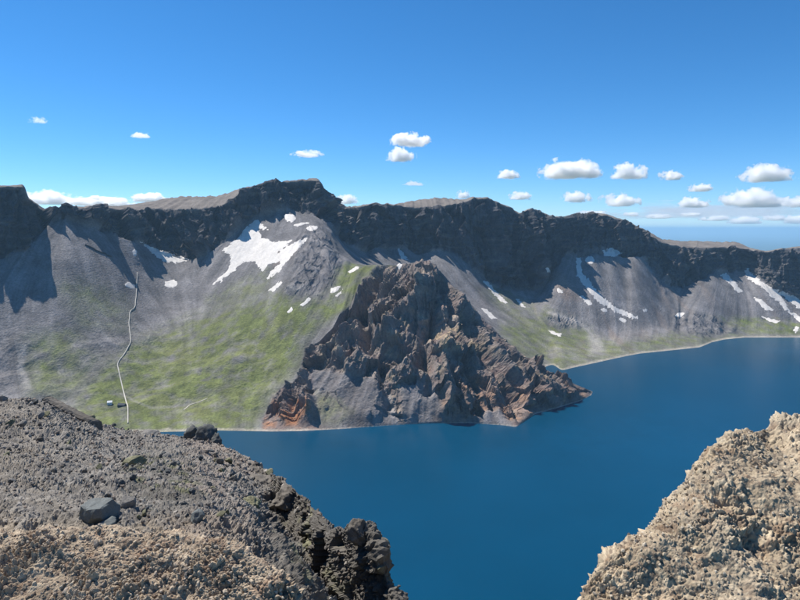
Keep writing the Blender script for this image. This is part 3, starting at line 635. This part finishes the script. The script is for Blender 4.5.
def pal_slope(X, Y, Z, u, v, cells):
    c = np.zeros(X.shape+(3,))+np.array((.188, .174, .153)); a = fbm(X/2.2, Y/2.2, Z/2.2, 4); b = fbm(X/.5+5, Y/.5, Z/.5, 3)
    warm = sstep(110, 10, u+a*60); c = mix(c, (.21, .185, .152), warm*.7); c = mix(c, (.32, .26, .185), sstep(508, 540, v+a*25)*sstep(260, 200, u)*.8)
    c = mix(c, (.135, .127, .118), sstep(.0, .4, b)*.7); c = mix(c, (.27, .25, .22), sstep(.7, .95, cells[0])*.5); c = mix(c, (.225, .185, .155), sstep(150, 200, u)*sstep(-.2, .3, a)*.6)
    patch = area(u, v, [(128, 462), (150, 452), (185, 462), (205, 490), (190, 512), (150, 505), (125, 490)], 14); c = mix(c, (.10, .095, .082), patch*sstep(-.25, .2, b)*.8); c = mix(c, (.15, .155, .075), patch*sstep(.15, .4, a+b)*.5)
    pale = np.exp(-(seg_dist(u, v, [(60, 486), (90, 474), (110, 468), (130, 455)])/3)**2); c = mix(c, (.30, .28, .25), pale*.5)
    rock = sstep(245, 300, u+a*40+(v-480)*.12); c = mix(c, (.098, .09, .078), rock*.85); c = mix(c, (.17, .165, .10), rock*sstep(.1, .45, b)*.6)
    return c*(.85+.3*cells[1])[..., None]
fg('gravel_spur', np.linspace(-210, 412, 840), [
    [(-210, 640, 5.7), (200, 640, 5.7), (300, 720, 5.8), (412, 800, 6.2)],
    [(-210, 500, 8.5), (0, 505, 8.6), (100, 510, 9), (200, 515, 9), (250, 532, 9.2), (300, 590, 9), (340, 670, 9), (412, 790, 8.4)],
    [(-210, 440, 14), (0, 445, 15), (60, 460, 14), (100, 465, 14.5), (150, 465, 15), (200, 470, 15.5), (235, 484, 15.5), (255, 500, 16.2), (275, 522, 16.2), (300, 560, 14.8), (320, 590, 13.2), (340, 630, 11.5), (370, 665, 10.7), (390, 700, 10.25), (412, 760, 9.3)],
    [(-210, 402, 22), (0, 399, 23), (25, 398, 23.5), (45, 400, 24), (70, 413, 25), (100, 425, 26), (130, 431, 27), (160, 433, 27.5), (185, 435, 27.5), (215, 442, 25), (240, 454, 22), (260, 466, 20), (280, 477, 18), (300, 491, 16), (315, 506, 14.5), (327, 524, 13), (333, 531, 12.4), (339, 524, 11.9), (347, 527, 11.6), (356, 525, 11.3), (366, 523, 11), (376, 531, 10.8), (382, 547, 10.6), (385, 572, 10.4), (392, 586, 10.2), (399, 606, 9.9), (412, 680, 9.5)]],
    [(2.0, 2.2), (10, 22), (140, 260), (330, 999)], [110, 120, 130, 26, 12, 8, 3],
    [(.24, .050), (.10, .042), (.05, .026)], [(3.0, .24), (.9, .16), (.35, .07)], pal_slope, M['slope'], 'grey gravel spur on the near crater rim dropping to the lake', seed=3, relief=.30, smooth=False)
fg('gravel_bank', np.linspace(-210, 322, 720), [
    [(-210, 820, 3.7), (322, 820, 3.6)],
    [(-210, 625, 4.6), (200, 625, 4.6), (290, 650, 4.4), (322, 800, 3.7)],
    [(-210, 525, 5.4), (0, 532, 5.4), (60, 530, 5.4), (100, 527, 5.4), (160, 532, 5.3), (200, 538, 5.2), (240, 549, 5.0), (270, 566, 4.8), (288, 585, 4.75), (298, 606, 4.65), (310, 660, 4.4), (322, 790, 3.8)]],
    [(.5, .35), (1.5, 1.6)], [60, 190, 30, 12],
    [(.14, .030), (.058, .027), (.027, .015)], [(.9, .10), (.3, .07), (.13, .04)], pal_pumice, M['gravel'], 'bank of lumpy cream pumice gravel in front of the spur', seed=5, solid=.7, smooth=False)
fg('pumice_outcrop', np.linspace(556, 960, 560), [
    [(556, 900, 3.2), (960, 800, 3.5)],
    [(556, 800, 3.35), (600, 680, 3.55), (700, 620, 3.7), (960, 600, 3.7)],
    [(556, 770, 3.6), (586, 630, 3.82), (610, 590, 3.92), (660, 545, 4.1), (720, 495, 4.32), (800, 475, 4.45), (960, 455, 4.5)],
    [(556, 760, 3.8), (572, 660, 3.9), (583, 608, 3.95), (588, 586, 4.0), (596, 570, 4.05), (608, 557, 4.1), (624, 546, 4.2), (638, 541, 4.3), (646, 534, 4.36), (654, 520, 4.42), (670, 498, 4.6), (690, 478, 4.7), (705, 458, 4.8), (716, 446, 4.85), (726, 440, 4.9), (745, 430, 5.0), (770, 423, 5.1), (800, 414, 5.2), (850, 398, 5.3), (960, 385, 5.4)]],
    [(.5, .5), (2.0, 4.0), (15, 40), (120, 230)], [50, 150, 150, 30, 14, 6, 3],
    [(.12, .022), (.047, .019), (.022, .012)], [(1.1, .06), (.40, .09), (.16, .045)], pal_right, M['gravel'], 'lumpy cream pumice outcrop at the near edge of the rim', seed=9, solid=1.0)
print('foreground', round(time.time()-T0, 1))
def fg_at(name, u, v):
    X, Y, Z, uf, vf, n, c, top = FG[name]; d = (uf[:top+6]-u)**2+(vf[:top+6]-v)**2
    i = np.unravel_index(np.argmin(d), d.shape); return np.array((X[i], Y[i], Z[i])), n[i]

# ---- loose gravel: too many to count
def scatter(sheet_name, name, count, pmin, pmax, pool, label, seed, tintf=1.0, sub=1):
    rs = np.random.RandomState(seed); X, Y, Z, uf, vf, n, c, top = FG[sheet_name]
    a = rs.randint(4, top-2, count*2); b = rs.randint(4, X.shape[1]-4, count*2)
    dens = fbm(X[a, b]*.9, Y[a, b]*.9, Z[a, b]*.9, 3); ok = np.nonzero(dens+rs.rand(count*2)*.9 > .35)[0][:count]; a, b = a[ok], b[ok]; m_ = len(a)
    rpx = pmin*(pmax/pmin)**(rs.rand(m_)**2.2); rad = rpx*Y[a, b]/F
    base, f = ICO[sub]; nb_ = len(base)
    q = rs.normal(size=(m_, 4)); q /= np.linalg.norm(q, axis=1, keepdims=True); w_, x, y, z = q.T
    Rm = np.stack([1-2*(y*y+z*z), 2*(x*y-z*w_), 2*(x*z+y*w_), 2*(x*y+z*w_), 1-2*(x*x+z*z), 2*(y*z-x*w_), 2*(x*z-y*w_), 2*(y*z+x*w_), 1-2*(x*x+y*y)], -1).reshape(-1, 3, 3)
    shp = base[None]*(rs.uniform(.5, 1.15, (m_, 1, 3)))*(1+rs.uniform(-.28, .28, (m_, nb_, 1)))
    P = np.einsum('mij,mkj->mki', Rm, shp)*rad[:, None, None]
    ctr = np.stack([X[a, b], Y[a, b], Z[a, b]], -1)+n[a, b]*(rad*.35)[:, None]
    P = (P+ctr[:, None]).reshape(-1, 3); ff = (f[None]+(np.arange(m_)*nb_)[:, None, None]).reshape(-1, 3)
    pc = np.array(pool)[rs.randint(0, len(pool), m_)]*rs.uniform(.7, 1.25, (m_, 1)); pc = .7*pc+.3*c[a, b]*tintf
    o = mesh_np(name, P, ff, M['stones'], smooth=False, cols=np.repeat(pc, nb_, 0)); tag(o, label, kind='stuff'); return o
scatter('gravel_spur', 'gravel', 15000, .6, 2.6, [(.24, .225, .20), (.34, .31, .27), (.11, .10, .095), (.24, .19, .15), (.13, .12, .11)], 'loose grey gravel strewn over the spur', 11)
scatter('gravel_bank', 'gravel', 4000, .7, 3.2, [(.36, .29, .21), (.30, .25, .2), (.2, .15, .11), (.42, .36, .28)], 'loose cream pumice pebbles on the bank', 12)
scatter('pumice_outcrop', 'gravel', 3000, .7, 2.6, [(.36, .30, .22), (.30, .26, .21), (.22, .18, .14), (.42, .37, .29)], 'loose pumice pebbles on the near outcrop', 13)

# ---- boulders that can be picked out
def boulder(name, sheet_name, u, v, wpx, hpx, mat, label, seed, rot=0.0, group=None, sub=4, facets=13, rough=.1, crag=0.0, deep=1.0, sink=.25, tilt=0.0, smooth=False, cat='rock', dy=0.0):
    p, n = fg_at(sheet_name, u, v); px = p[1]/F
    vv, f = rock_shape(seed, sub, facets, rough, crag); o = mesh_np(name, vv, f, mat, smooth=smooth)
    o.scale = (wpx*px/2, wpx*px/2*deep, hpx*px/2); o.rotation_euler = (tilt, 0, rot)
    o.location = (p[0], p[1]+dy, p[2]+hpx*px/2*(1-2*sink)); tag(o, label, cat, group); return o
boulder('boulder', 'gravel_spur', 98, 518, 36, 34, M['rock_slate'], 'large slate-grey angular boulder with a flat pale face on the spur', 21, .5, facets=11, rough=.10, deep=.8, sink=.36)
boulder('boulder', 'gravel_spur', 106, 526, 18, 10, M['rock_slate'], 'small slab leaning at the foot of the large slate-grey boulder', 22, .3, facets=8, rough=.05)
boulder('boulder', 'gravel_spur', 135, 467, 20, 13, M['rock_lichen'], 'yellow lichen covered rock on the gravel above the slate boulder', 23, .2)
boulder('boulder', 'gravel_spur', 194, 437, 18, 16, M['rock_dark'], 'rugged dark rock at the left end of the crest rocks', 24, crag=.35, sub=4, smooth=True)
boulder('boulder', 'gravel_spur', 205, 441, 22, 18, M['rock_dark'], 'biggest rounded dark rock in the middle of the crest rocks', 25, crag=.3, smooth=True)
boulder('boulder', 'gravel_spur', 216, 446, 13, 14, M['rock_dark'], 'dark rock overhanging the lake at the right end of the crest rocks', 26, crag=.3, smooth=True)
boulder('boulder', 'gravel_spur', 147, 437, 20, 7, M['rock_grey'], 'flat pale slab with a dark underside on the far shoulder', 27, facets=8)
boulder('boulder', 'gravel_spur', 197, 521, 14, 13, M['rock_slate'], 'dark upright stone above the right end of the pumice bank', 28)
boulder('boulder', 'gravel_spur', 127, 507, 14, 16, M['rock_grey'], 'grey stone just right of the slate boulder', 29)
boulder('boulder', 'gravel_spur', 35, 403, 6, 5, M['rock_dark'], 'small dark stone on the crest beside the long ledge', 30)
boulder('boulder', 'gravel_spur', 3, 401, 10, 8, M['rock_grey'], 'dark lump on the crest at the far end of the mound', 31)
# crags along the shaded drop
crag_rocks = [(262, 482, 30, 20, 'rock_brown', 'rounded brown crag on the upper edge of the shaded drop'), (287, 500, 34, 26, 'rock_brown', 'broad brown crag below the upper edge of the shaded drop'),
    (250, 503, 24, 13, 'rock_lichen', 'mossy low crag on the gravel beside the shaded drop'), (316, 548, 30, 16, 'rock_lichen', 'lichen streaked ledge in the shaded drop'), (360, 536, 20, 24, 'rock_brown', 'sunlit knobbly head of the rounded tower above the lake')]
for k, (u, v, wp, hp, mt, lab) in enumerate(crag_rocks):
    boulder('crag', 'gravel_spur', u, v, wp, hp, M[mt], lab, 60+k, rot=.4*k, crag=.22, facets=18, rough=.26, sub=5, deep=1.1, sink=.5, smooth=True)
# stones one can single out only by place
rs = np.random.RandomState(5); k = 0
proto = []
for s in range(5):
    vv, f = rock_shape(200+s, 3, 11, .12); o = mesh_np('stone', vv, f, M[('rock_grey', 'rock_dark', 'rock_brown', 'rock_lichen', 'rock_dark')[s]], smooth=False); proto.append(o)
used = set()
spots = [(rs.uniform(120, 235), rs.uniform(455, 520)) for _ in range(46)]+[(rs.uniform(2, 118), rs.uniform(408, 500)) for _ in range(34)]+[(rs.uniform(150, 270), rs.uniform(440, 500)) for _ in range(14)]
for (u, v) in spots:
    p, n = fg_at('gravel_spur', u, v); s = rs.randint(5)
    if s in used: o = proto[s].copy(); COL.objects.link(o)
    else: o = proto[s]; used.add(s)
    r = rs.uniform(1.8, 4.2)*p[1]/F; o.location = p+n*r*.3; o.scale = (r*rs.uniform(.8, 1.3), r, r*rs.uniform(.6, .9)); o.rotation_euler = rs.uniform(0, 6, 3)
    hue = ('grey', 'dark', 'brownish', 'mossy', 'dark jagged')[s]; size = 'small' if r*F/p[1] < 2.5 else ('fist-sized' if r*F/p[1] < 3.4 else 'larger')
    marks = {'near the large slate boulder': (98, 515), 'around the yellow lichen rock': (135, 465), 'below the dark crest rocks': (203, 450), 'under the long straight ledge': (70, 425), 'on the warm gravel mound': (25, 455), 'beside the shaded drop': (250, 490), 'above the right end of the pumice bank': (195, 515)}
    zone = min(marks, key=lambda q: math.hypot(marks[q][0]-u, marks[q][1]-v))
    tag(o, f'{size} {hue} loose stone on the spur {zone}', 'stone', 'loose stones on the gravel spur')
# the long straight ledge on the crest
a, _ = fg_at('gravel_spur', 43, 401); b, _ = fg_at('gravel_spur', 101, 431)
a[1] -= .1; n_ = 60; t = np.linspace(0, 1, n_)[:, None]; Pl = a+(b-a)*t+np.array((0, 0, .30)); rng2 = np.random.RandomState(3)
for i in range(n_):
    q, _ = fg_at('gravel_spur', 43+58*t[i, 0], 401+30*t[i, 0]+2*math.sin(t[i, 0]*3.1)); Pl[i] = .5*Pl[i]+.5*q
Pl = np.stack([gblur(Pl[:, c], 9, 0) for c in range(3)], -1)
ring = []
for (sx, sz) in ((-.14, -.5), (-.16, .08), (-.05, .13), (.2, .10), (.3, -.5)):
    wv = np.stack([fbm(t[:, 0]*14+sx*40, t[:, 0]*0+sz*30, t[:, 0]*0+c, 3) for c in range(3)], -1)*.035
    ring.append(Pl+np.array((sx*.35, sx, sz))+wv)
co = np.stack(ring, 1).reshape(-1, 3); f = [(i*5+k, i*5+(k+1) % 5, i*5+5+(k+1) % 5, i*5+5+k) for i in range(n_-1) for k in range(5)]
me = bpy.data.meshes.new('stone_ledge'); me.from_pydata([tuple(c) for c in co], [], f+[(4, 3, 2, 1, 0), tuple((n_-1)*5+k for k in range(5))]); me.materials.append(M['rock_brown'])
o = bpy.data.objects.new('stone_ledge', me); COL.objects.link(o); tag(o, 'long straight dark-sided ledge slanting down the crest of the gravel spur', 'ledge')
print('stones', round(time.time()-T0, 1))

# ================================================================== CLOUDS
def cloud_mat():
    m, n, out = new_mat('cumulus'); L = n.links.new
    tc = N(n, 'ShaderNodeTexCoord'); oi = N(n, 'ShaderNodeObjectInfo'); sep = N(n, 'ShaderNodeSeparateXYZ'); L(tc.outputs['Object'], sep.inputs[0])
    ln = N(n, 'ShaderNodeVectorMath', operation='LENGTH'); L(tc.outputs['Object'], ln.inputs[0])
    geo = N(n, 'ShaderNodeNewGeometry')
    no = N(n, 'ShaderNodeTexNoise', noise_dimensions='4D'); no.inputs['Detail'].default_value = 7; no.inputs['Roughness'].default_value = .64; no.inputs['Scale'].default_value = 2.2
    wv = N(n, 'ShaderNodeMath', operation='MULTIPLY'); L(oi.outputs['Random'], wv.inputs[0]); wv.inputs[1].default_value = 80; L(wv.outputs[0], no.inputs['W'])
    asp = N(n, 'ShaderNodeVectorMath', operation='MULTIPLY'); L(tc.outputs['Object'], asp.inputs[0]); asp.inputs[1].default_value = (1.25, .8, .62); L(asp.outputs[0], no.inputs['Vector'])
    nn = ramp(n, no.outputs[0], .3, .7, -.62, .62)
    s1 = N(n, 'ShaderNodeMath', operation='SUBTRACT'); s1.inputs[0].default_value = .70; L(ln.outputs['Value'], s1.inputs[1])
    s2 = N(n, 'ShaderNodeMath', operation='ADD'); L(s1.outputs[0], s2.inputs[0]); L(nn.outputs[0], s2.inputs[1])
    d = ramp(n, s2.outputs[0], 0.0, .26, 0, 1); 
    fl = ramp(n, sep.outputs[2], -.42, -.22, 0, 1)
    mu = N(n, 'ShaderNodeMath', operation='MULTIPLY'); L(d.outputs[0], mu.inputs[0]); L(fl.outputs[0], mu.inputs[1])
    at = N(n, 'ShaderNodeAttribute'); at.attribute_type = 'OBJECT'; at.attribute_name = 'thickness'
    mu2 = N(n, 'ShaderNodeMath', operation='MULTIPLY'); L(mu.outputs[0], mu2.inputs[0]); L(at.outputs['Fac'], mu2.inputs[1])
    pv = N(n, 'ShaderNodeVolumePrincipled'); pv.inputs['Color'].default_value = (1, 1, 1, 1); pv.inputs['Anisotropy'].default_value = .5
    L(mu2.outputs[0], pv.inputs['Density']); L(pv.outputs[0], out.inputs['Volume']); return m
M['cloud'] = cloud_mat()
CL = [(38, 121, 20, 8, .12, 'faint thin cloud wisp high over the left rim'), (141, 136, 22, 7, .22, 'small flat cloud wisp right of the faintest one'), (307, 155, 34, 9, .3, 'small flat cloud over the highest summit'),
 (410, 142, 42, 17, 1, 'upper cloud of the stacked pair'), (401, 157, 32, 18, 1, 'lower cloud of the stacked pair'), (415, 184, 28, 6, .1, 'thin wisp under the stacked pair'),
 (508, 176, 26, 11, .8, 'small puff left of the biggest cumulus'), (568, 172, 66, 25, 1.3, 'biggest broad cumulus with a flat base'), (629, 174, 40, 20, 1.1, 'rounded cumulus right of the biggest one'), (671, 177, 28, 12, .9, 'small oval cloud beside the rounded cumulus'),
 (463, 196, 16, 11, .8, 'tiny puff peeking over the rim above the headland'), (521, 197, 26, 11, .9, 'small puff just over the notched rim'), (576, 199, 34, 14, 1, 'low flat-based cloud over the round shaded cliff'), (619, 202, 42, 18, 1, 'low ragged cumulus over the round shaded cliff'),
 (700, 189, 28, 10, .9, 'small flat cloud over the rim saddle'), (693, 204, 34, 14, 1, 'low cloud with a wispy tail over the rim saddle'), (767, 176, 58, 22, 1.2, 'upper large cumulus over the right wall'), (754, 201, 66, 25, 1.2, 'lower large cumulus over the right wall'), (796, 204, 34, 14, .7, 'greyish cloud trailing behind the lower large cumulus'),
 (50, 200, 56, 18, 1, 'bright low cloud bank beside the left cliff tower'), (98, 203, 76, 12, .8, 'long low cloud bank over the left saddle'), (150, 199, 44, 12, .8, 'low cloud bank touching the brown upland'), (347, 201, 30, 12, .6, 'low cloud behind the right shoulder of the highest summit'),
 (592, 213, 34, 5, .35, 'thin low cloud streak over the round cliff'), (632, 215, 22, 6, .5, 'small low puff over the slope of the round cliff'), (660, 217, 30, 6, .6, 'small low puff over the left end of the far lowland'), (690, 215, 24, 5, .5, 'thin low puff over the middle of the far lowland'),
 (716, 219, 34, 7, .7, 'flat low cloud over the far lowland'), (745, 222, 36, 10, .9, 'brighter low cloud over the far lowland by the right wall'), (775, 219, 30, 7, .7, 'low cloud puff over the right wall'), (797, 223, 34, 11, .9, 'cloud bank on the horizon above the right wall'), (705, 213, 240, 22, .05, 'thin wide veil of cloud low over the far lowland')]
for k, (u, v, wp, hp, th, lab) in enumerate(CL):
    vb = v+hp*.4; Yc = min(1150*F/max(VH-vb, 3), 62000); zc = max(H+(VH-v)/F*Yc, 790+hp*.45*Yc/F)
    rx, rz = wp*.53*Yc/F, hp*.64*Yc/F
    vv, f = ICO[3]; vv = vv.copy(); rr = 1+.10*fbm(vv[:, 0]*2+k, vv[:, 1]*2, vv[:, 2]*2, 3); vv = vv*rr[:, None]; vv[:, 2] = np.maximum(vv[:, 2], -.45)
    o = mesh_np('cloud', vv, f, M['cloud']); o.location = ((u-400)/F*Yc, Yc, zc); o.scale = (rx, rx*.8, rz)
    o['thickness'] = th*6.0/rz; tag(o, lab, 'cloud', 'fair weather clouds')
# ================================================================== HAZE
co, f = box_np(-240000, 240000, -30000, 290000, -1003.0, 760.0)
m, n, out = new_mat('haze_air'); pv = N(n, 'ShaderNodeVolumePrincipled'); pv.inputs['Color'].default_value = (.44, .74, 1.0, 1); pv.inputs['Density'].default_value = 2.4e-5; pv.inputs['Anisotropy'].default_value = .1
n.links.new(pv.outputs[0], out.inputs['Volume'])
o = mesh_np('haze', co, f, m, smooth=False); tag(o, 'clear blue mountain air', kind='stuff')
print('done', round(time.time()-T0, 1))
